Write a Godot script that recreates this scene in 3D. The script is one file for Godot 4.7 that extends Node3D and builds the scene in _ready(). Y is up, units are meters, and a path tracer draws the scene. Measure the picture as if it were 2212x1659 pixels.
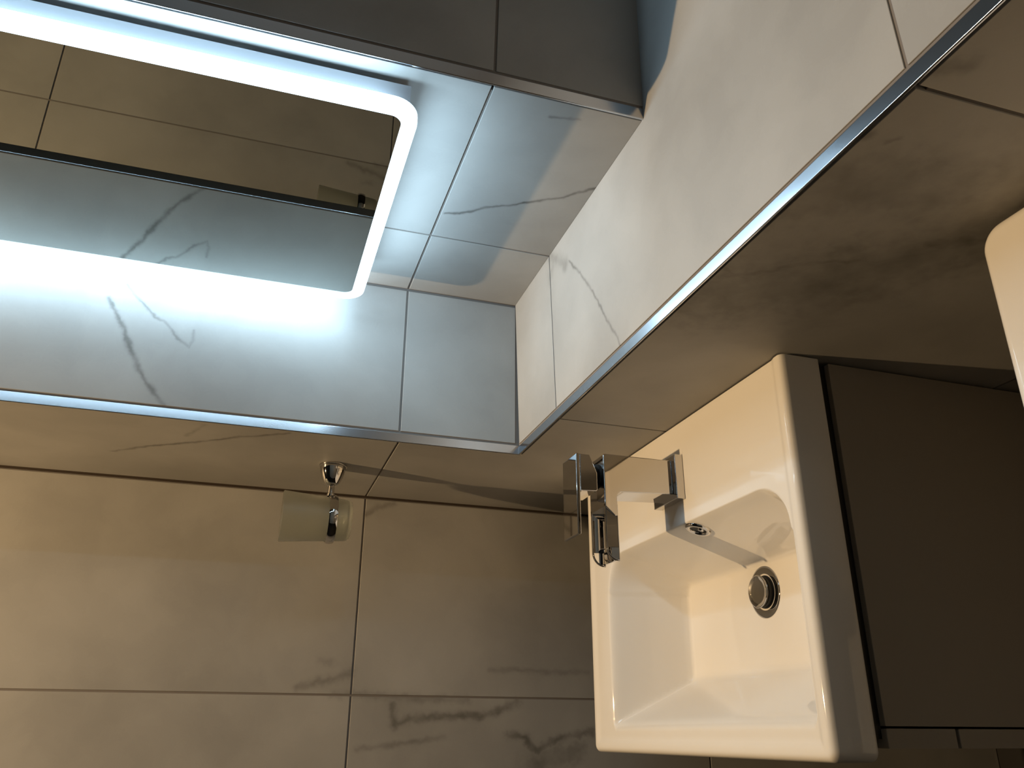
extends Node3D
# A bathroom corner photographed sideways: tiled niche with a lit mirror, basin, tumbler holder, cistern.
# World: y up, x away from the end wall, z out of the sink wall. Metres.

const CEIL := 2.76
const SPOT_Y := 2.686
const FLOOR := 0.06
const D := 0.2314        # depth of the niche
const XN := 0.292        # left edge of the niche
const XR := 0.724        # right end of the mirror wall
const YS := 1.1          # ledge height at its front edge
const SLOPE := 0.0278    # the ledge rises slightly to the back
const LEAN := 0.0696     # the return wall is a little out of square
const YJ := 1.2685       # a horizontal joint
const TILE := 0.6
const X1 := 0.4399       # a vertical joint on the sink wall
const ZA := 0.3059       # a vertical joint on the end wall
const TW := 0.0138       # face width of the metal edge trims
const RIM := 0.9535      # basin rim height
const WARM := Color(1.0, 0.845, 0.63)
const COOL := Color(0.77, 0.91, 1.0)

var M := {}
var noise_image: Image
var rng := RandomNumberGenerator.new()

func _ready() -> void:
	rng.seed = 7
	camera()
	environment()
	lamps()
	materials()
	room()
	trims()
	mirror()
	vanity()
	basin()
	tap()
	holder()
	tumbler()
	toilet()
	ceiling_spots()

# ---------------------------------------------------------------- camera, sky, lamps

func camera() -> void:
	var c := Camera3D.new()
	c.name = "camera"
	c.fov = 49.73703
	c.near = 0.02
	c.far = 20.0
	c.transform = Transform3D(Basis(Vector3(0.307109, -0.951669, -0.003335), Vector3(0.370074, 0.122652, -0.92087), Vector3(0.876772, 0.281573, 0.389856)), Vector3(1.335706, 1.445614, 0.359537))
	add_child(c)
	c.current = true

func environment() -> void:
	var e := Environment.new()
	e.background_mode = Environment.BG_COLOR
	e.background_color = Color(0, 0, 0)
	e.tonemap_mode = Environment.TONE_MAPPER_LINEAR
	e.tonemap_exposure = 1.0
	e.sdfgi_enabled = true
	e.ssao_enabled = true
	e.ssil_enabled = true
	var w := WorldEnvironment.new()
	w.name = "environment"
	w.environment = e
	add_child(w)

func lamps() -> void:
	# the ceiling spot
	for p in SPOTS:
		var s := SpotLight3D.new()
		s.name = "spot_beam"
		s.position = Vector3(p.x, SPOT_Y - 0.004, p.y)
		s.look_at_from_position(s.position, s.position + Vector3(0.10, -1.0, -0.06), Vector3(0, 0, 1))
		s.light_color = WARM
		s.light_energy = SPOT_E * p.z
		s.spot_angle = 56.0
		s.spot_angle_attenuation = 1.0
		s.spot_range = 8.0
		s.spot_attenuation = 2.0
		s.light_size = 0.012
		s.shadow_enabled = true
		add_child(s, true)
	# the lit frame of the mirror: strip lights just in front of the face and of the outer edge of each side
	var x0 := BX0 + BW * 0.5
	var x1 := BX1 - BW * 0.5
	var y0 := BY0 + BW * 0.5
	var y1 := BY1 - BW * 0.5
	var xm := (x0 + x1) * 0.5
	var ym := (y0 + y1) * 0.5
	var zf := -D + BZ1 + 0.002
	var zs := -D + (BZ0 + BZ1) * 0.5
	var deep := (BZ1 - BZ0) * 0.8
	# [middle, where it shines, width, height, radiance]
	var strips := [
		[Vector3(x0, ym, zf), Vector3(0, 180, 0), BW * 0.8, y1 - y0, LED_FACE], [Vector3(x1, ym, zf), Vector3(0, 180, 0), BW * 0.8, y1 - y0, LED_FACE],
		[Vector3(xm, y0, zf), Vector3(0, 180, 0), x1 - x0, BW * 0.8, LED_FACE], [Vector3(xm, y1, zf), Vector3(0, 180, 0), x1 - x0, BW * 0.8, LED_FACE],
		[Vector3(BX0 - 0.002, ym, zs), Vector3(0, 90, 0), deep, y1 - y0 - 0.014, LED_LEFT], [Vector3(BX1 + 0.002, ym, zs), Vector3(0, -90, 0), deep, y1 - y0 - 0.04, LED_RIGHT],
		[Vector3(xm, BY0 - 0.002, zs), Vector3(-90, 0, 0), x1 - x0 - 0.04, deep, LED_LOW], [Vector3(xm, BY1 + 0.002, zs), Vector3(90, 0, 0), x1 - x0 - 0.04, deep, LED_LOW],
		[Vector3(BX0 + 0.0085, ym, -D + BZ0 - 0.002), Vector3.ZERO, 0.013, y1 - y0 - 0.04, LED_BACK], [Vector3(BX1 - 0.0085, ym, -D + BZ0 - 0.002), Vector3.ZERO, 0.013, y1 - y0 - 0.04, LED_BACK]]
	for s in strips:
		var a := AreaLight3D.new()
		a.name = "mirror_light"
		a.area_size = Vector2(s[2], s[3])
		a.position = s[0]
		a.rotation_degrees = s[1]
		a.light_color = COOL
		a.light_energy = s[4] * s[2] * s[3] / PI
		a.area_range = 8.0
		a.area_attenuation = 2.0
		a.shadow_enabled = true
		add_child(a, true)

# place of the ceiling spot: x, z, strength: x, z, strength
const SPOTS := [Vector3(0.428, 0.266, 1.0)]
const SPOT_E := 2.02
# the mirror's glowing acrylic frame
const BX0 := 0.337
const BX1 := 0.726
const BY0 := 1.3387
const BY1 := 2.03
const BW := 0.0155
const BZ0 := 0.044
const BZ1 := 0.0558
const LED_GLOW := 4.0
const LED_FACE := 18.0
const LED_LEFT := 36.0
const LED_RIGHT := 120.0
const LED_LOW := 58.0
const LED_BACK := 30.0

# ---------------------------------------------------------------- materials

func mat(called: String, c: Color, rough := 0.5, metal := 0.0, spec := 0.5) -> StandardMaterial3D:
	var m := StandardMaterial3D.new()
	m.resource_name = called
	m.albedo_color = c
	m.roughness = rough
	m.metallic = metal
	m.metallic_specular = spec
	m.cull_mode = BaseMaterial3D.CULL_DISABLED
	M[called] = m
	return m

func materials() -> void:
	var n := FastNoiseLite.new()
	n.seed = 11
	n.noise_type = FastNoiseLite.TYPE_SIMPLEX_SMOOTH
	n.frequency = 0.0022
	n.fractal_octaves = 4
	n.domain_warp_enabled = true
	n.domain_warp_amplitude = 120.0
	n.domain_warp_frequency = 0.003
	noise_image = n.get_image(2048, 2048, false, false, true)
	noise_image.adjust_bcs(1.0, 0.07, 1.0)
	noise_image.adjust_bcs(1.9, 1.0, 1.0)
	mat("tile", TILE_COLOR, 0.5, 0.0, 0.3)
	mat("grout", Color(0.50, 0.475, 0.455), 0.9, 0.0, 0.2)
	mat("silicone", Color(0.27, 0.235, 0.205), 0.7, 0.0, 0.2)
	mat("plaster", Color(0.22, 0.21, 0.20), 0.9, 0.0, 0.2)
	mat("painted", Color(0.22, 0.20, 0.18), 0.9, 0.0, 0.2)
	mat("white", Color(0.86, 0.81, 0.74), 0.9, 0.0, 0.2)
	mat("floor_tile", Color(0.16, 0.15, 0.14), 0.6)
	mat("brushed", Color(0.80, 0.81, 0.83), 0.17, 1.0)
	mat("chrome", Color(0.80, 0.79, 0.78), 0.04, 1.0)
	mat("mirror", Color(0.68, 0.70, 0.69), 0.0, 1.0)
	mat("chassis", Color(0.72, 0.73, 0.75), 0.5, 0.6)
	mat("ceramic", Color(0.92, 0.908, 0.89), 0.04, 0.0, 0.5)
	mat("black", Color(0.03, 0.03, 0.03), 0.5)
	mat("cabinet", Color(0.60, 0.575, 0.54), 0.5, 0.0, 0.4)
	var g := mat("frosted", Color(0.955, 0.965, 0.94, 0.0), 0.45)
	g.refraction_enabled = true
	g.refraction_scale = 0.05
	var l := mat("led", Color(0.9, 0.93, 0.95), 0.4)
	l.emission_enabled = true
	l.emission = COOL
	l.emission_energy_multiplier = LED_GLOW
	var b := mat("spot_lens", Color(1, 1, 1), 0.4)
	b.emission_enabled = true
	b.emission = WARM
	b.emission_energy_multiplier = 60.0

const TILE_COLOR := Color(0.69, 0.682, 0.667)

# veins of the marble print: [half-width, strength, points in the plane of the wall]
const VEINS := {
	"left": [
		[0.0032, 0.3, [-0.151, 1.651, -0.135, 1.640, -0.118, 1.630, -0.097, 1.620, -0.079, 1.611, -0.058, 1.600, -0.044, 1.589, -0.032, 1.580, -0.017, 1.565]],
		[0.002, 0.22, [-0.174, 1.633, -0.151, 1.612, -0.134, 1.593, -0.131, 1.583, -0.123, 1.575, -0.107, 1.561, -0.101, 1.549]],
		[0.0018, 0.18, [-0.123, 1.544, -0.108, 1.544, -0.099, 1.547]],
	],
	"back": [
		[0.0022, 0.38, [0.493, 1.263, 0.499, 1.247, 0.510, 1.232, 0.525, 1.213, 0.535, 1.190, 0.545, 1.176, 0.559, 1.154, 0.568, 1.137, 0.585, 1.123, 0.600, 1.105]],
		[0.002, 0.2, [0.696, 1.201, 0.699, 1.187, 0.700, 1.175, 0.702, 1.168]],
	],
	"sill": [
		[0.0018, 0.25, [0.506, 0.186, 0.538, 0.151, 0.564, 0.117, 0.582, 0.091, 0.599, 0.061, 0.612, 0.041, 0.625, 0.025, 0.628, 0.014]],
		[0.008, 0.16, [0.438, 0.235, 0.463, 0.213, 0.495, 0.188]],
		[0.007, 0.1, [0.440, 0.199, 0.455, 0.212]],
	],
	"A": [
		[0.006, 0.3, [0.319, 1.206, 0.333, 1.203, 0.347, 1.200, 0.337, 1.176, 0.335, 1.145, 0.333, 1.121, 0.332, 1.060, 0.312, 1.006]],
		[0.004, 0.16, [0.379, 1.255, 0.376, 1.221, 0.371, 1.179, 0.363, 1.123]],
		[0.006, 0.32, [0.360, 1.020, 0.361, 1.004, 0.364, 0.993, 0.375, 0.985, 0.383, 0.973, 0.371, 0.957, 0.360, 0.915, 0.354, 0.878]],
		[0.02, 0.2, [0.404, 0.981, 0.395, 0.954, 0.385, 0.911]],
		[0.004, 0.25, [0.030, 1.266, 0.023, 1.259, 0.015, 1.247, 0.008, 1.220]],
		[0.004, 0.14, [0.265, 1.052, 0.263, 1.012, 0.265, 0.960, 0.264, 0.883]],
		[0.006, 0.2, [0.298, 1.349, 0.292, 1.334, 0.287, 1.317, 0.287, 1.306, 0.280, 1.286, 0.273, 1.271]],
		[0.006, 0.1, [0.257, 1.319, 0.259, 1.302]],
		[0.006, 0.16, [0.305, 1.295, 0.305, 1.239, 0.308, 1.168, 0.310, 1.087]],
	],
	"B": [
		[0.055, 0.2, [0.77, 1.08, 0.83, 1.0, 0.93, 0.92]],
		[0.04, 0.16, [0.93, 1.09, 0.97, 1.0]],
		[0.003, 0.28, [0.126, 1.637, 0.167, 1.587, 0.201, 1.531, 0.223, 1.499, 0.246, 1.470, 0.256, 1.447, 0.280, 1.411]],
		[0.003, 0.12, [0.225, 1.539, 0.278, 1.515]],
		[0.006, 0.22, [0.806, 1.089, 0.816, 1.072, 0.825, 1.056, 0.843, 1.040, 0.857, 1.013, 0.865, 0.985, 0.879, 0.965, 0.894, 0.946, 0.911, 0.927]],
		[0.012, 0.3, [0.901, 0.957, 0.910, 0.943, 0.917, 0.926]],
		[0.004, 0.2, [0.818, 1.095, 0.810, 1.072, 0.801, 1.044, 0.799, 1.033]],
		[0.005, 0.26, [0.988, 1.105, 0.991, 1.099, 0.996, 1.094]],
		[0.003, 0.15, [0.993, 1.078, 0.998, 1.073]],
		[0.006, 0.3, [1.055, 1.095, 1.060, 1.088, 1.066, 1.080]],
	],
}

func tile_material(plane: String, a0: float, b1: float, a1: float, b0: float) -> StandardMaterial3D:
	var key := "%s %.3f %.3f" % [plane, a0, b1]
	if M.has(key):
		return M[key]
	var size := 1024
	var base := rng.randi_range(0, 1023)
	var im := Image.create(size, size, false, Image.FORMAT_L8)
	im.blit_rect(noise_image, Rect2i(base, rng.randi_range(0, 1023), size, size), Vector2i.ZERO)
	im.convert(Image.FORMAT_RGB8)
	var k := size / TILE
	var wob := FastNoiseLite.new()
	wob.seed = rng.randi() % 1000
	wob.frequency = 0.03
	if VEINS.has(plane):
		var mask := PackedFloat32Array()
		mask.resize(size * size)
		var touched := Rect2i()
		for v in VEINS[plane]:
			var pts: PackedVector2Array = []
			for i in range(0, v[2].size(), 2):
				pts.append(Vector2(v[2][i] - a0, b1 - v[2][i + 1]) * k)
			for i in pts.size() - 1:
				var r := stamp(mask, size, pts[i], pts[i + 1], v[0] * k, v[1], wob)
				if r.has_area():
					touched = touched.merge(r) if touched.has_area() else r
		for y in range(touched.position.y, touched.end.y):
			for x in range(touched.position.x, touched.end.x):
				var s := mask[y * size + x]
				if s > 0.003:
					var o := im.get_pixel(x, y)
					im.set_pixel(x, y, Color(o.r * (1.0 - s), o.g * (1.0 - s * 1.01), o.b * (1.0 - s * 1.04)))
	var m: StandardMaterial3D = M.tile.duplicate()
	m.resource_name = "marble_tile"
	m.albedo_texture = ImageTexture.create_from_image(im)
	M[key] = m
	return m

# the strength of a vein along one stretch, laid into the mask; overlapping stretches do not darken twice
func stamp(mask: PackedFloat32Array, size: int, p: Vector2, q: Vector2, w: float, strength: float, wob: FastNoiseLite) -> Rect2i:
	var r := w * 2.6
	var x0 := maxi(0, int(minf(p.x, q.x) - r))
	var x1 := mini(size - 1, int(maxf(p.x, q.x) + r))
	var y0 := maxi(0, int(minf(p.y, q.y) - r))
	var y1 := mini(size - 1, int(maxf(p.y, q.y) + r))
	if x1 < x0 or y1 < y0:
		return Rect2i()
	for y in range(y0, y1 + 1):
		for x in range(x0, x1 + 1):
			var at := Vector2(x + wob.get_noise_2d(x, y) * (2.5 + w * 0.5), y + wob.get_noise_2d(x + 500, y) * (2.5 + w * 0.5))
			var t := at.distance_squared_to(Geometry2D.get_closest_point_to_segment(at, p, q)) / (w * w)
			if t < 5.8:
				var s := strength * exp(-t * 1.1) * (0.7 + 0.6 * wob.get_noise_2d(x * 0.4 + 90, y * 0.4))
				if s > mask[y * size + x]:
					mask[y * size + x] = s
	return Rect2i(x0, y0, x1 - x0 + 1, y1 - y0 + 1)

# ---------------------------------------------------------------- helpers

func put(called: String, mesh: Mesh, m: Material, parent: Node = self) -> MeshInstance3D:
	var o := MeshInstance3D.new()
	o.name = called
	o.mesh = mesh
	o.material_override = null
	for i in mesh.get_surface_count():
		o.set_surface_override_material(i, m)
	parent.add_child(o, true)
	return o

func thing(called: String, label: String, category: String, at := Vector3.ZERO) -> Node3D:
	var o := Node3D.new()
	o.name = called
	o.position = at
	o.set_meta("label", label)
	o.set_meta("category", category)
	add_child(o, true)
	return o

func structure(o: Node3D, label: String) -> Node3D:
	o.set_meta("kind", "structure")
	o.set_meta("label", label)
	return o

func start() -> SurfaceTool:
	var st := SurfaceTool.new()
	st.begin(Mesh.PRIMITIVE_TRIANGLES)
	return st

# one triangle with a normal per corner; turned so that its front looks along the normals
func tri(st: SurfaceTool, p: Array, n: Array, uv: Array = []) -> void:
	var order := [0, 1, 2]
	if (p[1] - p[0]).cross(p[2] - p[0]).dot(n[0] + n[1] + n[2]) > 0.0:
		order = [0, 2, 1]
	for i in order:
		st.set_normal(n[i])
		st.set_uv(uv[i] if uv else Vector2.ZERO)
		st.add_vertex(p[i])

func quad(st: SurfaceTool, p: Array, n: Array) -> void:
	tri(st, [p[0], p[1], p[2]], [n[0], n[1], n[2]])
	tri(st, [p[0], p[2], p[3]], [n[0], n[2], n[3]])

func rect(a0: float, b0: float, a1: float, b1: float) -> PackedVector2Array:
	return PackedVector2Array([Vector2(a0, b0), Vector2(a1, b0), Vector2(a1, b1), Vector2(a0, b1)])

func rrect(a0: float, b0: float, a1: float, b1: float, r: float, n := 8) -> PackedVector2Array:
	var out: PackedVector2Array = []
	var mid := [Vector2(a1 - r, b0 + r), Vector2(a1 - r, b1 - r), Vector2(a0 + r, b1 - r), Vector2(a0 + r, b0 + r)]
	for k in 4:
		for i in n + 1:
			var t := -PI / 2 + k * PI / 2 + i * PI / 2 / n
			out.append(mid[k] + Vector2(cos(t), sin(t)) * r)
	return out

func disc(c: Vector2, r: float, n := 48) -> PackedVector2Array:
	var out: PackedVector2Array = []
	for i in n:
		out.append(c + Vector2(cos(TAU * i / n), sin(TAU * i / n)) * r)
	return out

# outward normals of a counter-clockwise outline: two per corner, alike where the outline is smooth
func outline_normals(poly: PackedVector2Array) -> Array:
	var n := poly.size()
	var edge: Array[Vector2] = []
	for i in n:
		var e := (poly[(i + 1) % n] - poly[i]).normalized()
		edge.append(Vector2(e.y, -e.x))
	var out := []
	for i in n:
		var before := edge[(i + n - 1) % n]
		var after := edge[i]
		if before.dot(after) > 0.75:
			var s := (before + after).normalized()
			out.append([s, s, s / s.dot(after)])
		else:
			var s := (before + after).normalized()
			out.append([before, after, s / s.dot(after)])
	return out

# A plate: an outline in the plane (o, a, b) pushed back from its face by depth along -n, with rounded rims. Holes are not cut.
func plate(st: SurfaceTool, o: Vector3, a: Vector3, b: Vector3, n: Vector3, poly: PackedVector2Array, depth: float, r_face := 0.0005, r_back := 0.0, steps := 1, uv_at := Vector2.ZERO, uv_size := 1.0, back_face := true) -> void:
	if Geometry2D.is_polygon_clockwise(poly):
		poly.reverse()
	var ns := outline_normals(poly)
	var count := poly.size()
	var rings := []   # [inset, depth, angle of the normal]
	for i in steps + 1:
		var t := PI / 2 * i / steps
		rings.append([r_face * (1 - sin(t)), r_face * (1 - cos(t)), t])
	for i in steps + 1:
		var t := PI / 2 * (1.0 - float(i) / steps)
		rings.append([r_back * (1 - sin(t)), depth - r_back * (1 - cos(t)), PI - t])
	var put_at := func(v: Vector2, d: float) -> Vector3: return o + a * v.x + b * v.y - n * d
	var uv_of := func(v: Vector2) -> Vector2: return Vector2(v.x - uv_at.x, uv_at.y - v.y) / uv_size
	for k in rings.size() - 1:
		var r0 = rings[k]
		var r1 = rings[k + 1]
		if absf(r0[0] - r1[0]) + absf(r0[1] - r1[1]) < 1e-7:
			continue
		for i in count:
			var j := (i + 1) % count
			var v := [poly[i] - ns[i][2] * r0[0], poly[j] - ns[j][2] * r0[0], poly[j] - ns[j][2] * r1[0], poly[i] - ns[i][2] * r1[0]]
			var p := [put_at.call(v[0], r0[1]), put_at.call(v[1], r0[1]), put_at.call(v[2], r1[1]), put_at.call(v[3], r1[1])]
			var ni: Vector2 = ns[i][1]
			var nj: Vector2 = ns[j][0]
			var tilt := func(m: Vector2, t: float) -> Vector3: return ((a * m.x + b * m.y) * sin(t) + n * cos(t)).normalized()
			var t0: float = r0[2]
			var t1: float = r1[2]
			if steps == 1 and k != 1:
				t0 = (t0 + t1) * 0.5
				t1 = t0
			var q := [tilt.call(ni, t0), tilt.call(nj, t0), tilt.call(nj, t1), tilt.call(ni, t1)]
			tri(st, [p[0], p[1], p[2]], [q[0], q[1], q[2]], [uv_of.call(v[0]), uv_of.call(v[1]), uv_of.call(v[2])])
			tri(st, [p[0], p[2], p[3]], [q[0], q[2], q[3]], [uv_of.call(v[0]), uv_of.call(v[2]), uv_of.call(v[3])])
	for face in ([0, 1] if back_face else [0]):
		var inset := r_face if face == 0 else r_back
		var flat: PackedVector2Array = []
		for i in count:
			flat.append(poly[i] - ns[i][2] * inset)
		var ids := Geometry2D.triangulate_polygon(flat)
		var up := n if face == 0 else -n
		for i in range(0, ids.size(), 3):
			var v := [flat[ids[i]], flat[ids[i + 1]], flat[ids[i + 2]]]
			var d := 0.0 if face == 0 else depth
			tri(st, [put_at.call(v[0], d), put_at.call(v[1], d), put_at.call(v[2], d)], [up, up, up], [uv_of.call(v[0]), uv_of.call(v[1]), uv_of.call(v[2])])

# an axis-aligned box with rounded rims
func block(st: SurfaceTool, lo: Vector3, hi: Vector3, r := 0.001, steps := 2) -> void:
	plate(st, Vector3(0, hi.y, 0), Vector3.RIGHT, Vector3(0, 0, -1), Vector3.UP, rect(lo.x, -hi.z, hi.x, -lo.z) if r < 0.0015 else rrect(lo.x, -hi.z, hi.x, -lo.z, r, 4), hi.y - lo.y, r, r, steps)

# a profile turned round an axis: points are (distance from the axis, height along it), listed so that outside lies to the right of the way
func lathe(st: SurfaceTool, at: Vector3, axis: Vector3, profile: PackedVector2Array, n := 48, closed := false, sharp := 0.7) -> void:
	var side := axis.cross(Vector3(0.3, 0.2, 0.9)).normalized()
	var other := axis.cross(side).normalized()
	var count := profile.size()
	var segs := count if closed else count - 1
	var en: Array[Vector2] = []
	for i in segs:
		var e := (profile[(i + 1) % count] - profile[i]).normalized()
		en.append(Vector2(e.y, -e.x))
	for i in segs:
		var j := (i + 1) % count
		var n0 := en[i]
		var n1 := en[i]
		if i > 0 or closed:
			var b := en[(i + segs - 1) % segs]
			if b.dot(en[i]) > sharp:
				n0 = (b + en[i]).normalized()
		if i < segs - 1 or closed:
			var f := en[(i + 1) % segs]
			if f.dot(en[i]) > sharp:
				n1 = (f + en[i]).normalized()
		for k in n:
			var t0 := TAU * k / n
			var t1 := TAU * (k + 1) / n
			var d0 := side * cos(t0) + other * sin(t0)
			var d1 := side * cos(t1) + other * sin(t1)
			var p := profile[i]
			var q := profile[j]
			var pts := [at + d0 * p.x + axis * p.y, at + d1 * p.x + axis * p.y, at + d1 * q.x + axis * q.y, at + d0 * q.x + axis * q.y]
			var nn := [d0 * n0.x + axis * n0.y, d1 * n0.x + axis * n0.y, d1 * n1.x + axis * n1.y, d0 * n1.x + axis * n1.y]
			if p.x > 1e-6:
				tri(st, [pts[0], pts[1], pts[2]], [nn[0], nn[1], nn[2]])
			if q.x > 1e-6:
				tri(st, [pts[0], pts[2], pts[3]], [nn[0], nn[2], nn[3]])

func solid(called: String, m: Material, parent: Node, lo: Vector3, hi: Vector3, r := 0.001, steps := 2) -> MeshInstance3D:
	var st := start()
	block(st, lo, hi, r, steps)
	return put(called, st.commit(), m, parent)

# ---------------------------------------------------------------- the room

# one wall tile as a piece of its own
func tile(parent: Node, plane: String, o: Vector3, a: Vector3, b: Vector3, n: Vector3, poly: PackedVector2Array, at: Vector2) -> void:
	var st := start()
	plate(st, o, a, b, n, poly, 0.004, 0.0006, 0.0, 2, at, TILE, false)
	put("tile", st.commit(), tile_material(plane, at.x, at.y, at.x + TILE, at.y - TILE), parent)

func tile_grid(parent: Node, plane: String, o: Vector3, a: Vector3, b: Vector3, n: Vector3, cols: Array, rows: Array, left_at: Array, top_at: Array) -> void:
	var g := 0.0014
	for i in cols.size() - 1:
		for j in rows.size() - 1:
			tile(parent, plane, o, a, b, n, rect(cols[i] + g, rows[j] + g, cols[i + 1] - g, rows[j + 1] - g), Vector2(left_at[i], top_at[j]))

func room() -> void:
	var y0 := FLOOR
	var r := [y0 + 0.0, YJ - TILE, YJ, YJ + TILE, CEIL]
	var tops := [YJ - TILE, YJ, YJ + TILE, YJ + 2 * TILE]
	# end wall
	var w: Node3D = structure(solid("wall_left", M.grout, self, Vector3(-0.12, y0, -0.005), Vector3(-0.0011, CEIL, 1.4), 0.0005, 1), "end wall of large pale marbled tiles beside the basin")
	tile_grid(w, "A", Vector3.ZERO, Vector3(0, 0, 1), Vector3.UP, Vector3.RIGHT, [0.0025, ZA, ZA + TILE, 1.38], r, [ZA - TILE, ZA, ZA + TILE], tops)
	solid("corner_joint", M.silicone, w, Vector3(-0.0010, FLOOR, -0.0010), Vector3(0.0026, CEIL - 0.001, 0.0024), 0.0003, 1)
	# sink wall, with the niche cut out of it
	var st := start()
	block(st, Vector3(-0.12, y0, -0.10), Vector3(2.3, YS - 0.012, -0.0011), 0.0005, 1)
	block(st, Vector3(-0.12, YS - 0.012, -0.10), Vector3(XN - 0.012, CEIL, -0.0011), 0.0005, 1)
	w = structure(put("wall_back", st.commit(), M.grout), "tiled wall behind the basin, tumbler holder and cistern, below and left of niche")
	var g := 0.0012
	var o := Vector3.ZERO
	for row in [[y0, YJ - TILE], [YJ - TILE, YS - 0.0032]]:
		tile_grid(w, "B", o, Vector3.RIGHT, Vector3.UP, Vector3(0, 0, 1), [X1, X1 + TILE, X1 + 2 * TILE, 2.24], row, [X1, X1 + TILE, X1 + 2 * TILE], [YJ - TILE if row[0] == y0 else YJ])
	tile_grid(w, "B", o, Vector3.RIGHT, Vector3.UP, Vector3(0, 0, 1), [0.0025, X1], [y0, YJ - TILE], [X1 - TILE], [YJ - TILE])
	tile(w, "B", o, Vector3.RIGHT, Vector3.UP, Vector3(0, 0, 1), PackedVector2Array([Vector2(0.0035, YJ - TILE + g), Vector2(X1 - g, YJ - TILE + g), Vector2(X1 - g, YS - 0.0045), Vector2(XN - 0.0045, YS - 0.0045), Vector2(XN - 0.0045, YJ - g), Vector2(0.0035, YJ - g)]), Vector2(X1 - TILE, YJ))
	for row in [[YJ, YJ + TILE], [YJ + TILE, CEIL]]:
		tile_grid(w, "B", o, Vector3.RIGHT, Vector3.UP, Vector3(0, 0, 1), [0.0025, XN - 0.0033], row, [X1 - TILE], [row[0] + TILE])
	# left cheek of the niche
	w = structure(solid("wall_niche_left", M.grout, self, Vector3(XN - 0.06, YS - 0.012, -D - 0.05), Vector3(XN - 0.0011, CEIL, -0.012), 0.0005, 1), "left cheek of the niche, veined pale tiles lit by the mirror")
	tile_grid(w, "left", Vector3(XN, 0, 0), Vector3(0, 0, 1), Vector3.UP, Vector3.RIGHT, [-D + 0.001, -TW], [YS + 0.004, YJ, YJ + TILE, CEIL], [-0.42, -0.42, -0.42], [YJ, YJ + TILE, YJ + 2 * TILE])
	# mirror wall
	w = structure(solid("wall_niche_back", M.grout, self, Vector3(XN - 0.05, YS - 0.012, -0.80), Vector3(XR - 0.010, CEIL, -D - 0.0011), 0.0005, 1), "back wall of the niche that carries the lit mirror")
	tile_grid(w, "back", Vector3(0, 0, -D), Vector3.RIGHT, Vector3.UP, Vector3(0, 0, 1), [XN + 0.001, X1, XR - 0.0028], [YS + 0.005, YJ, YJ + TILE, CEIL], [X1 - TILE, X1], [YJ, YJ + TILE, YJ + 2 * TILE])
	# return wall to the right of the mirror, going deeper
	var back := Vector3(LEAN, 0, -1).normalized()
	var face := Vector3(1, 0, LEAN).normalized()
	st = start()
	plate(st, Vector3(XR, 0, -D) - face * 0.0011, back, Vector3.UP, face, rect(0.012, YS - 0.012, 0.56, CEIL), 0.05, 0.0005, 0.0, 1)
	w = structure(put("wall_niche_right", st.commit(), M.grout), "shaded grey tiled return wall right of the lit mirror")
	tile_grid(w, "return", Vector3(XR, 0, -D), back, Vector3.UP, face, [TW + 0.0002, 0.56], [YS + 0.005, YJ, YJ + TILE, CEIL], [0.0, 0.0, 0.0], [YJ, YJ + TILE, YJ + 2 * TILE])
	# ledge
	var into := Vector3(0, SLOPE, -1)
	var up := Vector3(0, 1, SLOPE).normalized()
	st = start()
	plate(st, Vector3(0, YS, 0) - up * 0.0011, Vector3.RIGHT, into, up, rect(XN - 0.01, 0.012, 2.3, 0.80), 0.08, 0.0005, 0.0, 1)
	w = structure(put("wall_ledge", st.commit(), M.grout), "wide pale tiled ledge at the foot of the niche")
	tile_grid(w, "sill", Vector3(0, YS, 0), Vector3.RIGHT, into, up, [XN + 0.0012, X1, X1 + TILE, X1 + 2 * TILE, 2.24], [TW - 0.0008, TW + TILE], [X1 - TILE, X1, X1 + TILE, X1 + 2 * TILE], [TW + TILE])
	# what closes the room out of view
	structure(solid("wall_recess", M.tile, self, Vector3(XR - 0.1, YS - 0.1, -0.85), Vector3(2.36, CEIL, -0.74), 0.0005, 1), "plain wall at the back of the deep recess")
	structure(solid("wall_right", M.white, self, Vector3(2.24, y0, -0.85), Vector3(2.36, CEIL, 1.5), 0.0005, 1), "plain wall opposite the end wall")
	structure(solid("wall_front", M.painted, self, Vector3(-0.12, y0, 1.38), Vector3(2.36, CEIL, 1.5), 0.0005, 1), "plain wall opposite the basin")
	structure(solid("floor", M.floor_tile, self, Vector3(-0.12, y0 - 0.1, -0.85), Vector3(2.36, y0, 1.5), 0.0005, 1), "dark grey bathroom floor")
	structure(solid("ceiling", M.plaster, self, Vector3(-0.12, CEIL, -0.85), Vector3(2.36, CEIL + 0.1, 1.5), 0.0005, 1), "white ceiling over the basin")

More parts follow.
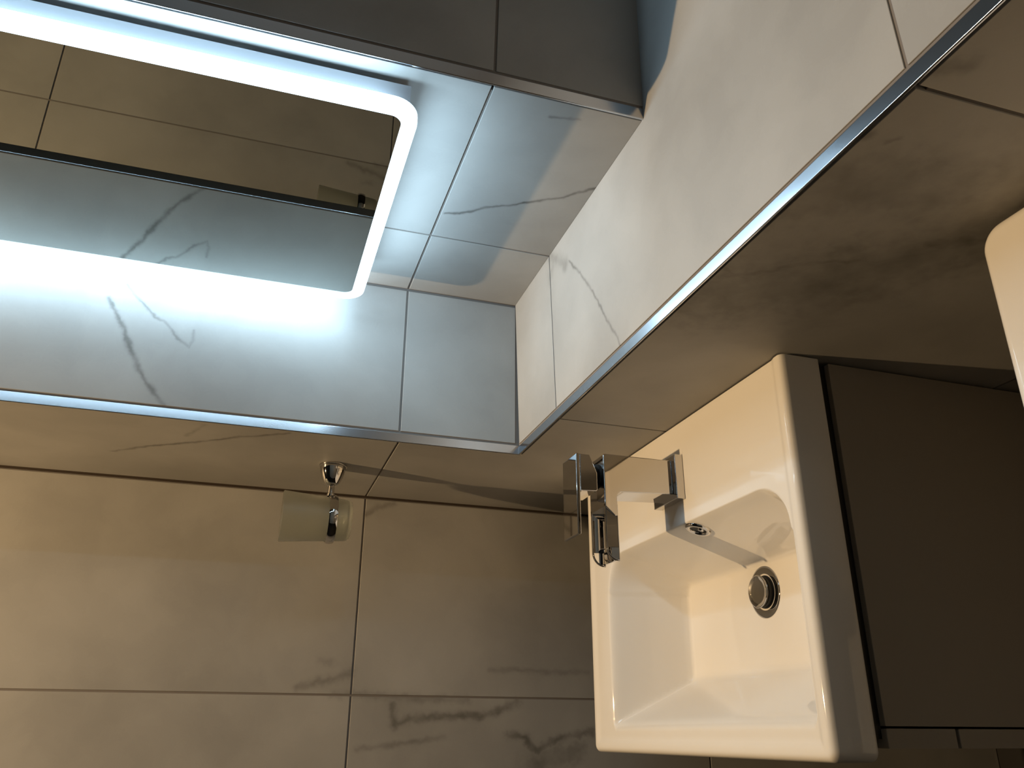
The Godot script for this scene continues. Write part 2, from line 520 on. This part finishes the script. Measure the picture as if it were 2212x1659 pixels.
func trims() -> void:
	# front edge of the ledge: a face on top and a thin lip in front
	var up := Vector3(0, 1, SLOPE).normalized()
	var st := start()
	plate(st, Vector3(0, YS, 0), Vector3.RIGHT, Vector3(0, SLOPE, -1), up, rect(XN - 0.0005, -0.0006, 2.24, TW - 0.0022), 0.0022, 0.0009, 0.0005, 3)
	structure(put("trim_1", st.commit(), M.brushed), "long brushed metal edge strip along the front of the ledge")
	# left edge of the niche
	st = start()
	plate(st, Vector3(XN, 0, 0), Vector3(0, 0, 1), Vector3.UP, Vector3.RIGHT, rect(-TW + 0.0014, YS - 0.0005, 0.0006, CEIL), 0.0022, 0.0009, 0.0005, 3)
	structure(put("trim_2", st.commit(), M.brushed), "upright brushed metal edge strip at the left of the niche")
	# right end of the mirror wall
	var back := Vector3(LEAN, 0, -1).normalized()
	var face := Vector3(1, 0, LEAN).normalized()
	st = start()
	plate(st, Vector3(XR, 0, -D), back, Vector3.UP, face, rect(-0.0008, YS + 0.0045, TW - 0.0012, CEIL), 0.0022, 0.0009, 0.0005, 3)
	structure(put("trim_3", st.commit(), M.brushed), "upright metal edge strip right of the lit mirror")

# ---------------------------------------------------------------- the lit mirror

func ring(st: SurfaceTool, z0: float, z1: float, outer: PackedVector2Array, inner: PackedVector2Array, r: float) -> void:
	# a flat frame between two outlines with as many corners each; rounded front rims
	var n := outer.size()
	var on := outline_normals(outer)
	var inn := outline_normals(inner)
	var loops := []
	for i in 4:
		var t := PI / 2 * i / 3
		loops.append([inner, inn, 1.0, r * (1 - sin(PI / 2 - t)) , z1 - r * (1 - cos(PI / 2 - t)), PI / 2 - t])
	loops.push_front([inner, inn, 1.0, 0.0, z0, PI / 2])
	for i in 4:
		var t := PI / 2 * i / 3
		loops.append([outer, on, -1.0, r * (1 - sin(t)), z1 - r * (1 - cos(t)), t])
	loops.append([outer, on, -1.0, 0.0, z0, PI / 2])
	var at := func(l: Array, i: int) -> Vector3:
		var v: Vector2 = l[0][i] + l[1][i][2] * l[3] * l[2]
		return Vector3(v.x, v.y, l[4])
	var nm := func(l: Array, i: int, k: int) -> Vector3:
		var m: Vector2 = l[1][i][k] * -l[2]
		return Vector3(m.x * sin(l[5]), m.y * sin(l[5]), cos(l[5])).normalized()
	for k in loops.size() - 1:
		for i in n:
			var j := (i + 1) % n
			quad(st, [at.call(loops[k], i), at.call(loops[k], j), at.call(loops[k + 1], j), at.call(loops[k + 1], i)], [nm.call(loops[k], i, 1), nm.call(loops[k], j, 0), nm.call(loops[k + 1], j, 0), nm.call(loops[k + 1], i, 1)])
	for i in n:
		var j := (i + 1) % n
		var b := Vector3(0, 0, -1)
		quad(st, [Vector3(outer[i].x, outer[i].y, z0), Vector3(outer[j].x, outer[j].y, z0), Vector3(inner[j].x, inner[j].y, z0), Vector3(inner[i].x, inner[i].y, z0)], [b, b, b, b])

func mirror() -> void:
	var at := Vector3(0.508, 1.68, -D)
	var t := thing("lit_mirror", "tall mirror with a glowing white rounded frame on the niche wall", "mirror", at)
	var x0 := BX0 - at.x
	var x1 := BX1 - at.x
	var y0 := BY0 - at.y
	var y1 := BY1 - at.y
	var st := start()
	ring(st, BZ0, BZ1, rrect(x0, y0, x1, y1, 0.027, 10), rrect(x0 + BW, y0 + BW, x1 - BW, y1 - BW, 0.012, 10), 0.003)
	put("light_frame", st.commit(), M.led, t).set_meta("label", "glowing cool white acrylic frame")
	st = start()
	plate(st, Vector3(0, 0, BZ1 - 0.002), Vector3.RIGHT, Vector3.UP, Vector3(0, 0, 1), rrect(x0 + BW - 0.0004, y0 + BW - 0.0004, x1 - BW + 0.0004, y1 - BW + 0.0004, 0.0122, 10), 0.004, 0.0001, 0.0, 1)
	put("mirror_glass", st.commit(), M.mirror, t)
	st = start()
	plate(st, Vector3(0, 0, BZ0 - 0.0003), Vector3.RIGHT, Vector3.UP, Vector3(0, 0, 1), rect(x0 + 0.018, y0 + 0.009, x1 - 0.018, y1 - 0.009), 0.0317, 0.0006, 0.0006, 2)
	put("chassis", st.commit(), M.chassis, t).set_meta("label", "grey metal back box behind the glowing frame")
	for s in [-1.0, 1.0]:
		solid("bracket", M.chassis, t, Vector3(s * 0.12 - 0.02, 0.15, -0.001), Vector3(s * 0.12 + 0.02, 0.25, 0.0135), 0.001, 1)

# ---------------------------------------------------------------- vanity, basin, tap

func vanity() -> void:
	var t := thing("vanity_unit", "dim grey-brown vanity cabinet under the white basin", "cabinet", Vector3(0.4365, FLOOR, 0.004))
	var o := t.position
	var bx := func(called: String, lo: Vector3, hi: Vector3, r := 0.0008) -> MeshInstance3D:
		return solid(called, M.cabinet, t, lo - o, hi - o, r, 2)
	bx.call("side_panel", Vector3(0.672, 0.12, 0.004), Vector3(0.6905, 0.8945, 0.3515))
	bx.call("side_panel", Vector3(0.183, 0.12, 0.004), Vector3(0.2015, 0.8945, 0.3515))
	bx.call("base_panel", Vector3(0.2017, 0.12, 0.004), Vector3(0.6718, 0.138, 0.3515))
	bx.call("back_panel", Vector3(0.2017, 0.1382, 0.004), Vector3(0.6718, 0.80, 0.012))
	var rows := [[0.122, 0.46], [0.4635, 0.8155], [0.8185, 0.8943]]
	for r in rows:
		bx.call("drawer_front", Vector3(0.183, r[0], 0.3535), Vector3(0.6905, r[1], 0.3695), 0.001)
	solid("plinth", M.black, t, Vector3(0.20, FLOOR, 0.02) - o, Vector3(0.672, 0.1198, 0.32) - o, 0.0008, 1)
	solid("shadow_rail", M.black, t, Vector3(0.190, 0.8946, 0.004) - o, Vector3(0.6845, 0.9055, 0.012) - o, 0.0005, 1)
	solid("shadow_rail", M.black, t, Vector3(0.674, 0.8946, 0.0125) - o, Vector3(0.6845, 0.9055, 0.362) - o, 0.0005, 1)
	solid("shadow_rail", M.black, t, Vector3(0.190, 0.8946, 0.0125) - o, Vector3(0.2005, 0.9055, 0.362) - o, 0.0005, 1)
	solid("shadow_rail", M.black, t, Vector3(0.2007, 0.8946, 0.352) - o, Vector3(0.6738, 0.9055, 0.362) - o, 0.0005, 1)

const SX0 := 0.1815
const SX1 := 0.6925
const SZ1 := 0.381
const BOWL := [0.246, 0.672, 0.126, 0.349]   # opening of the bowl: x0, x1, z0, z1
const DEPTH := 0.1135

func smin(a: float, b: float, k: float) -> float:
	var h := clampf(0.5 + 0.5 * (b - a) / k, 0.0, 1.0)
	return lerpf(b, a, h) - k * h * (1.0 - h)

# the height of a wall of the bowl a distance d inside its edge, from 0 at the rim to 1 at the bottom
func slope(d: float, w: float) -> float:
	var e := 0.2     # share of the width that rounds over at the top and at the bottom
	var t := clampf((d + w * e * 0.5) / (w * (1.0 + e)), 0.0, 1.0)
	if t < e:
		return t * t / (2.0 * e * (1.0 - e))
	if t > 1.0 - e:
		return 1.0 - (1.0 - t) * (1.0 - t) / (2.0 * e * (1.0 - e))
	return (t - e * 0.5) / (1.0 - e)

func rim_height(x: float, z: float) -> float:
	# outer edge rounded over
	var rc := 0.010
	var dx := minf(x - SX0, SX1 - x)
	var df := SZ1 - z
	var e := minf(dx, df)
	if dx < rc and df < rc:
		e = rc - Vector2(rc - dx, rc - df).length()
	e = minf(e, z - 0.0 + 0.003)
	var y := RIM
	var ro := 0.007
	if e < ro:
		y -= ro - sqrt(maxf(0.0, ro * ro - (ro - e) * (ro - e)))
	# low raised lip round the left, front and right
	var lip := minf(dx, df)
	y -= 0.0022 * smoothstep(0.010, 0.020, lip)
	# the bowl; its back corners are wide
	var rb := 0.050
	var ax := minf(x - BOWL[0], BOWL[1] - x)
	var az: float = z - BOWL[2]
	var back := az
	if ax < rb and az < rb:
		var l := rb - Vector2(rb - ax, rb - az).length()
		back = l
	var left := slope(minf(x - BOWL[0], back if x < 0.4 and az < rb else 1.0), 0.036)
	var right := slope(minf(BOWL[1] - x, back if x > 0.4 and az < rb else 1.0), 0.036)
	var bk := slope(back, 0.040)
	var fr := slope(BOWL[3] - z, 0.062)
	var h := smin(smin(left, right, 0.12), smin(bk, fr, 0.12), 0.10)
	h = maxf(h, 0.0)
	y -= h * (DEPTH - 0.0022)
	# the floor falls a little to the waste
	y -= 0.004 * h * h * (1.0 - smoothstep(0.02, 0.14, Vector2(x - 0.46, z - 0.20).length()))
	return y

func basin() -> void:
	var at := Vector3(0.437, 0.9057, 0.0)
	var t := thing("basin", "white ceramic rectangular basin with a raised rim, under the tap", "sink", at)
	var xs := spread(SX0, SX1, [SX0, BOWL[0], BOWL[1], SX1])
	var zs := spread(0.0015, SZ1, [BOWL[2], BOWL[3], SZ1])
	var pts := []
	for z in zs:
		var row := []
		for x in xs:
			var px: float = x
			var pz: float = z
			# round the two front corners in plan
			var rc := 0.010
			var cx := SX0 + rc if x < 0.4 else SX1 - rc
			var q := Vector2(x - cx, z - (SZ1 - rc))
			if absf(x - 0.437) > (SX1 - SX0) * 0.5 - rc and q.y > 0:
				var m := maxf(absf(q.x), q.y)
				if m > 1e-6:
					q *= m / q.length()
				px = cx + q.x
				pz = SZ1 - rc + q.y
			row.append(Vector3(px, rim_height(px, pz), pz) - at)
		pts.append(row)
	var st := start()
	st.set_smooth_group(0)
	for j in zs.size() - 1:
		for i in xs.size() - 1:
			for v in [pts[j][i], pts[j][i + 1], pts[j + 1][i + 1], pts[j][i], pts[j + 1][i + 1], pts[j + 1][i]]:
				st.add_vertex(v)
	# the sides, from the rounded edge down to a small radius at the bottom
	var edge := []
	for j in zs.size():
		edge.append(pts[j][0])
	for i in range(1, xs.size()):
		edge.append(pts[zs.size() - 1][i])
	for j in range(zs.size() - 2, -1, -1):
		edge.append(pts[j][xs.size() - 1])
	var loops := [edge]
	for s in [[0.0, 0.0062], [0.0, 0.004], [0.0005, 0.002], [0.0015, 0.0008], [0.0035, 0.0], [0.022, 0.0]]:
		var l := []
		for p in edge:
			var away := Vector3(p.x, 0, minf(0.0, 0.0) + (p.z - 0.19))
			var inx := clampf(absf(p.x) - (SX1 - SX0) * 0.5 + 0.010, 0.0, 0.010) / 0.010
			var inz := clampf(p.z - SZ1 + 0.010, 0.0, 0.010) / 0.010
			l.append(Vector3(p.x - signf(p.x) * inx * s[0], s[1], p.z - inz * s[0]))
		loops.append(l)
	for k in loops.size() - 1:
		for i in edge.size() - 1:
			var a = loops[k][i]
			var b = loops[k][i + 1]
			var c = loops[k + 1][i + 1]
			var d = loops[k + 1][i]
			for v in [a, b, c, a, c, d]:
				st.add_vertex(v)
	st.index()
	st.generate_normals()
	put("bowl", st.commit(), M.ceramic, t)
	# overflow
	var lean := Vector3(0, sin(deg_to_rad(27.0)), cos(deg_to_rad(27.0)))
	var mid := Vector3(0.474, 0, 0.1325)
	for i in 40:
		mid.y = rim_height(mid.x, mid.z)
		if mid.y < 0.9365:
			break
		mid.z += 0.0005
	var e := 0.0015
	lean = Vector3(0, 2 * e, rim_height(mid.x, mid.z - e) - rim_height(mid.x, mid.z + e)).normalized()
	st = start()
	lathe(st, mid - at, lean, PackedVector2Array([Vector2(0.0155, -0.003), Vector2(0.0155, 0.0012), Vector2(0.0145, 0.0026), Vector2(0.0125, 0.003), Vector2(0.0102, 0.0024), Vector2(0.0094, 0.0012), Vector2(0.0094, -0.003)]), 40)
	put("overflow_ring", st.commit(), M.chrome, t)
	st = start()
	lathe(st, mid - at, lean, PackedVector2Array([Vector2(0.0096, 0.0003), Vector2(0.0, 0.0003)]), 32)
	put("overflow_hole", st.commit(), M.black, t)
	st = start()
	lathe(st, mid - at + Vector3(0.0012, -0.003, 0), lean, PackedVector2Array([Vector2(0.0042, 0.0004), Vector2(0.0040, 0.0016), Vector2(0.0030, 0.0026), Vector2(0.0, 0.003)]), 24)
	put("overflow_screw", st.commit(), M.chrome, t)
	# waste and its raised plug
	var w := Vector3(0.46, 0, 0.20)
	w.y = rim_height(w.x, w.z)
	var c := w - at
	st = start()
	lathe(st, c, Vector3.UP, PackedVector2Array([Vector2(0.0308, -0.002), Vector2(0.0308, 0.0008), Vector2(0.0300, 0.0014), Vector2(0.0285, 0.0015), Vector2(0.0216, 0.0010), Vector2(0.0210, -0.003)]), 56)
	var waste := put("waste_flange", st.commit(), M.chrome, t)
	st = start()
	lathe(st, c, Vector3.UP, PackedVector2Array([Vector2(0.0218, -0.0010), Vector2(0.0, -0.0010)]), 40)
	put("waste_hole", st.commit(), M.black, waste)
	st = start()
	lathe(st, c, Vector3.UP, PackedVector2Array([Vector2(0.0195, -0.0012), Vector2(0.0195, 0.0010), Vector2(0.0178, 0.0016), Vector2(0.0178, 0.0040), Vector2(0.0186, 0.0044), Vector2(0.0186, 0.0066), Vector2(0.0176, 0.0070), Vector2(0.0176, 0.0090)]), 48)
	put("plug_seal", st.commit(), M.black, waste)
	st = start()
	lathe(st, c, Vector3.UP, PackedVector2Array([Vector2(0.0176, 0.0086), Vector2(0.0190, 0.0087), Vector2(0.0194, 0.0094), Vector2(0.0194, 0.0104), Vector2(0.0189, 0.0112), Vector2(0.0180, 0.0114), Vector2(0.0146, 0.0102), Vector2(0.0134, 0.0100), Vector2(0.0, 0.0100)]), 56, false, 0.85)
	put("plug", st.commit(), M.chrome, waste)

# grid lines between two ends, close together at the given places
func spread(a: float, b: float, dense: Array) -> Array:
	var out := [a]
	var x := a
	while x < b:
		var near := 1.0
		for d in dense:
			near = minf(near, absf(x - d))
		x += clampf(0.0009 + near * 0.12, 0.0009, 0.0035)
		out.append(minf(x, b))
	if out.size() > 2 and out[-1] - out[-2] < 0.0003:
		out.remove_at(out.size() - 2)
	return out

func along_x(st: SurfaceTool, x0: float, x1: float, profile: PackedVector2Array, r := 0.001, steps := 3) -> void:
	# profile in (z, y)
	plate(st, Vector3(x1, 0, 0), Vector3(0, 0, 1), Vector3.UP, Vector3.RIGHT, profile, x1 - x0, r, r, steps)

func arc(out: PackedVector2Array, c: Vector2, r: float, from: float, to: float, n := 8) -> void:
	for i in n + 1:
		var t := deg_to_rad(lerpf(from, to, float(i) / n))
		out.append(c + Vector2(cos(t), sin(t)) * r)

func tap() -> void:
	var at := Vector3(0.448, RIM - 0.0022, 0.07)
	var t := thing("mixer_tap", "square chrome mixer tap with a flat lever and open waterfall spout", "tap", at)
	solid("base_plate", M.chrome, t, Vector3(0.4180, at.y, 0.0435) - at, Vector3(0.4785, 0.9622, 0.0985) - at, 0.0008, 2)
	var move := func(p: PackedVector2Array) -> PackedVector2Array:
		for i in p.size():
			p[i] -= Vector2(at.z, at.y)
		return p
	var x0 := 0.4250 - at.x
	var x1 := 0.4690 - at.x
	var wall := 0.0042
	# the pillar and the closed root of the spout
	var st := start()
	var p: PackedVector2Array = []
	arc(p, Vector2(0.0515, 1.0500), 0.0025, 90, 180, 3)
	p.append_array([Vector2(0.0490, 0.9622), Vector2(0.0915, 0.9622)])
	arc(p, Vector2(0.1015, 1.0295), 0.0070, 180, 90, 6)
	p.append_array([Vector2(0.1240, 1.0363), Vector2(0.1240, 1.0405), Vector2(0.1130, 1.0525)])
	along_x(st, x0, x1, move.call(p), 0.0012, 3)
	put("pillar", st.commit(), M.chrome, t)
	# the open spout: a rounded trough between two cheeks whose front corners are rounded
	st = start()
	for seg in [[0.1120, 0.1605, 1.0518], [0.1605, 0.1742, 1.0450]]:
		p = PackedVector2Array([Vector2(x0 + 0.001, 1.0363 - at.y), Vector2(x1 - 0.001, 1.0363 - at.y)])
		for i in 17:
			var f := cos(PI * i / 16.0)
			var depth: float = (seg[2] - 1.0385) * sqrt(1.0 - f * f)
			p.append(Vector2(lerpf(x0 + wall - 0.0005, x1 - wall + 0.0005, f * 0.5 + 0.5), seg[2] - depth - at.y))
		plate(st, Vector3(0, 0, seg[1] - at.z), Vector3.RIGHT, Vector3.UP, Vector3(0, 0, 1), p, seg[1] - seg[0], 0.0002, 0.0, 1)
	for s in [[x0, x0 + wall], [x1 - wall, x1]]:
		p = PackedVector2Array([Vector2(0.1100, 1.0525), Vector2(0.1100, 1.0362), Vector2(0.1762, 1.0362)])
		arc(p, Vector2(0.1605, 1.0368), 0.0157, 0, 90, 12)
		along_x(st, s[0], s[1], move.call(p), 0.0011, 3)
	put("spout", st.commit(), M.chrome, t)
	st = start()
	lathe(st, Vector3(0.447, 1.0513, 0.072) - at, Vector3.UP, PackedVector2Array([Vector2(0.0150, 0.0), Vector2(0.0150, 0.0030), Vector2(0.0120, 0.0035), Vector2(0.0120, 0.012)]), 40)
	put("cartridge_collar", st.commit(), M.black, t)
	# lever: a block with a sloping back under a long flat plate
	st = start()
	p = PackedVector2Array([Vector2(0.0525, 1.0832), Vector2(0.0525, 1.0705), Vector2(0.0742, 1.0612), Vector2(0.0950, 1.0612), Vector2(0.0968, 1.0632), Vector2(0.0975, 1.0832)])
	along_x(st, x0, x1 + 0.0005, move.call(p), 0.0011, 3)
	var lever := put("lever", st.commit(), M.chrome, t)
	st = start()
	block(st, Vector3(0.4250, 1.0830, 0.0520) - at, Vector3(0.4692, 1.0876, 0.1482) - at, 0.0012, 3)
	put("lever_plate", st.commit(), M.chrome, lever)

# ---------------------------------------------------------------- tumbler and its holder

const HX := 0.1572
const HZ := 0.0795

func holder() -> void:
	var at := Vector3(HX, 1.3393, 0.0)
	var t := thing("tumbler_holder", "chrome tumbler holder with a conical mount fixed to the tiled wall", "holder", at)
	var z := Vector3(0, 0, 1)
	var st := start()
	lathe(st, Vector3.ZERO, z, PackedVector2Array([Vector2(0.0200, 0.0002), Vector2(0.0203, 0.0012), Vector2(0.0200, 0.0026), Vector2(0.0186, 0.0032), Vector2(0.0180, 0.0034)]), 56)
	put("wall_rose", st.commit(), M.chrome, t)
	st = start()
	lathe(st, Vector3.ZERO, z, PackedVector2Array([Vector2(0.0187, 0.0030), Vector2(0.0186, 0.0050), Vector2(0.0178, 0.0090), Vector2(0.0164, 0.0140), Vector2(0.0146, 0.0190), Vector2(0.0124, 0.0240), Vector2(0.0104, 0.0280), Vector2(0.0084, 0.0304), Vector2(0.0062, 0.0314), Vector2(0.0046, 0.0316)]), 56)
	put("cone_mount", st.commit(), M.chrome, t)
	st = start()
	lathe(st, Vector3.ZERO, z, PackedVector2Array([Vector2(0.0046, 0.0312), Vector2(0.0046, 0.0420), Vector2(0.0053, 0.0424), Vector2(0.0056, 0.0440), Vector2(0.0050, 0.0462)]), 32)
	put("stem", st.commit(), M.chrome, t)
	st = start()
	var h := 0.0058
	lathe(st, Vector3(0, -0.0037, HZ), Vector3.UP, PackedVector2Array([Vector2(0.0318, -h + 0.0008), Vector2(0.0324, -h), Vector2(0.0332, -h), Vector2(0.0342, -h + 0.0022), Vector2(0.0346, 0.0), Vector2(0.0342, h - 0.0022), Vector2(0.0332, h), Vector2(0.0324, h), Vector2(0.0318, h - 0.0008)]), 72, true)
	put("ring", st.commit(), M.chrome, t)

func tumbler() -> void:
	var at := Vector3(HX, 1.3080, HZ)
	var t := thing("tumbler", "frosted glass tumbler sitting in the chrome ring on the wall", "glass", at)
	var st := start()
	lathe(st, Vector3.ZERO, Vector3.UP, PackedVector2Array([
		Vector2(0.0, 0.0), Vector2(0.0230, 0.0), Vector2(0.0262, 0.0010), Vector2(0.0283, 0.0034), Vector2(0.0290, 0.0070), Vector2(0.0309, 0.0310), Vector2(0.0330, 0.0620), Vector2(0.0356, 0.0952), Vector2(0.0350, 0.0962), Vector2(0.0338, 0.0958),
		Vector2(0.0312, 0.0620), Vector2(0.0292, 0.0310), Vector2(0.0274, 0.0090), Vector2(0.0262, 0.0064), Vector2(0.0240, 0.0052), Vector2(0.0, 0.0050)]), 72)
	put("cup", st.commit(), M.frosted, t)

# ---------------------------------------------------------------- toilet

func toilet() -> void:
	var at := Vector3(1.125, FLOOR, 0.006)
	var t := thing("toilet", "white ceramic toilet cistern with a round-cornered lid beside the basin", "toilet", at)
	var st := start()
	plate(st, Vector3(0, 0.945 - FLOOR, 0), Vector3.RIGHT, Vector3(0, 0, -1), Vector3.UP, rrect(-0.194, -0.172, 0.194, 0.0, 0.020, 10), 0.036, 0.009, 0.004, 6)
	put("cistern_lid", st.commit(), M.ceramic, t)
	st = start()
	plate(st, Vector3(0, 0.908 - FLOOR, 0), Vector3.RIGHT, Vector3(0, 0, -1), Vector3.UP, rrect(-0.182, -0.160, 0.182, 0.0, 0.025, 8), 0.37, 0.004, 0.02, 5)
	put("cistern", st.commit(), M.ceramic, t)
	st = start()
	lathe(st, Vector3(0, 0.945 - FLOOR, 0.086), Vector3.UP, PackedVector2Array([Vector2(0.024, -0.001), Vector2(0.024, 0.003), Vector2(0.022, 0.005), Vector2(0.0, 0.0055)]), 40)
	put("flush_button", st.commit(), M.chrome, t)
	# bowl and seat
	st = start()
	var prof := PackedVector2Array([Vector2(0.11, 0.0), Vector2(0.115, 0.02), Vector2(0.115, 0.15), Vector2(0.15, 0.28), Vector2(0.18, 0.36), Vector2(0.185, 0.40), Vector2(0.178, 0.41), Vector2(0.15, 0.41), Vector2(0.14, 0.39), Vector2(0.10, 0.26), Vector2(0.0, 0.20)])
	lathe(st, Vector3(0, 0, 0.42), Vector3.UP, prof, 56)
	block(st, Vector3(-0.12, 0.0, 0.002), Vector3(0.12, 0.41, 0.33), 0.03, 5)
	put("pan", st.commit(), M.ceramic, t)
	st = start()
	plate(st, Vector3(0, 0.452, 0), Vector3.RIGHT, Vector3(0, 0, -1), Vector3.UP, seat_outline(), 0.04, 0.012, 0.006, 5)
	put("seat", st.commit(), M.ceramic, t)

func seat_outline() -> PackedVector2Array:
	var out: PackedVector2Array = []
	for i in 40:
		var a := PI * i / 39.0
		out.append(Vector2(cos(a) * 0.185, -0.40 - sin(a) * 0.225))
	out.append_array([Vector2(-0.175, -0.20), Vector2(0.175, -0.20)])
	return out

# ---------------------------------------------------------------- ceiling fitting

func ceiling_spots() -> void:
	for p in SPOTS:
		var at := Vector3(p.x, CEIL, p.y)
		var t := thing("ceiling_spotlight", "small round metal spotlight on the ceiling above the basin", "light", at)
		var c := Vector3(0, SPOT_Y + 0.002 - CEIL, 0)
		var st := start()
		lathe(st, c, Vector3.UP, PackedVector2Array([Vector2(0.0268, -0.001), Vector2(0.0285, -0.001), Vector2(0.0285, 0.046), Vector2(0.026, 0.054), Vector2(0.0, 0.054)]), 40)
		put("spot_cup", st.commit(), M.brushed, t)
		st = start()
		lathe(st, c, Vector3.UP, PackedVector2Array([Vector2(0.0, 0.0), Vector2(0.0268, 0.0), Vector2(0.0268, 0.003)]), 40)
		put("spot_lens", st.commit(), M.spot_lens, t)
		st = start()
		lathe(st, Vector3(0, -0.02, 0), Vector3.UP, PackedVector2Array([Vector2(0.0, 0.0), Vector2(0.042, 0.0), Vector2(0.045, 0.004), Vector2(0.045, 0.0195)]), 40)
		put("ceiling_rose", st.commit(), M.brushed, t)
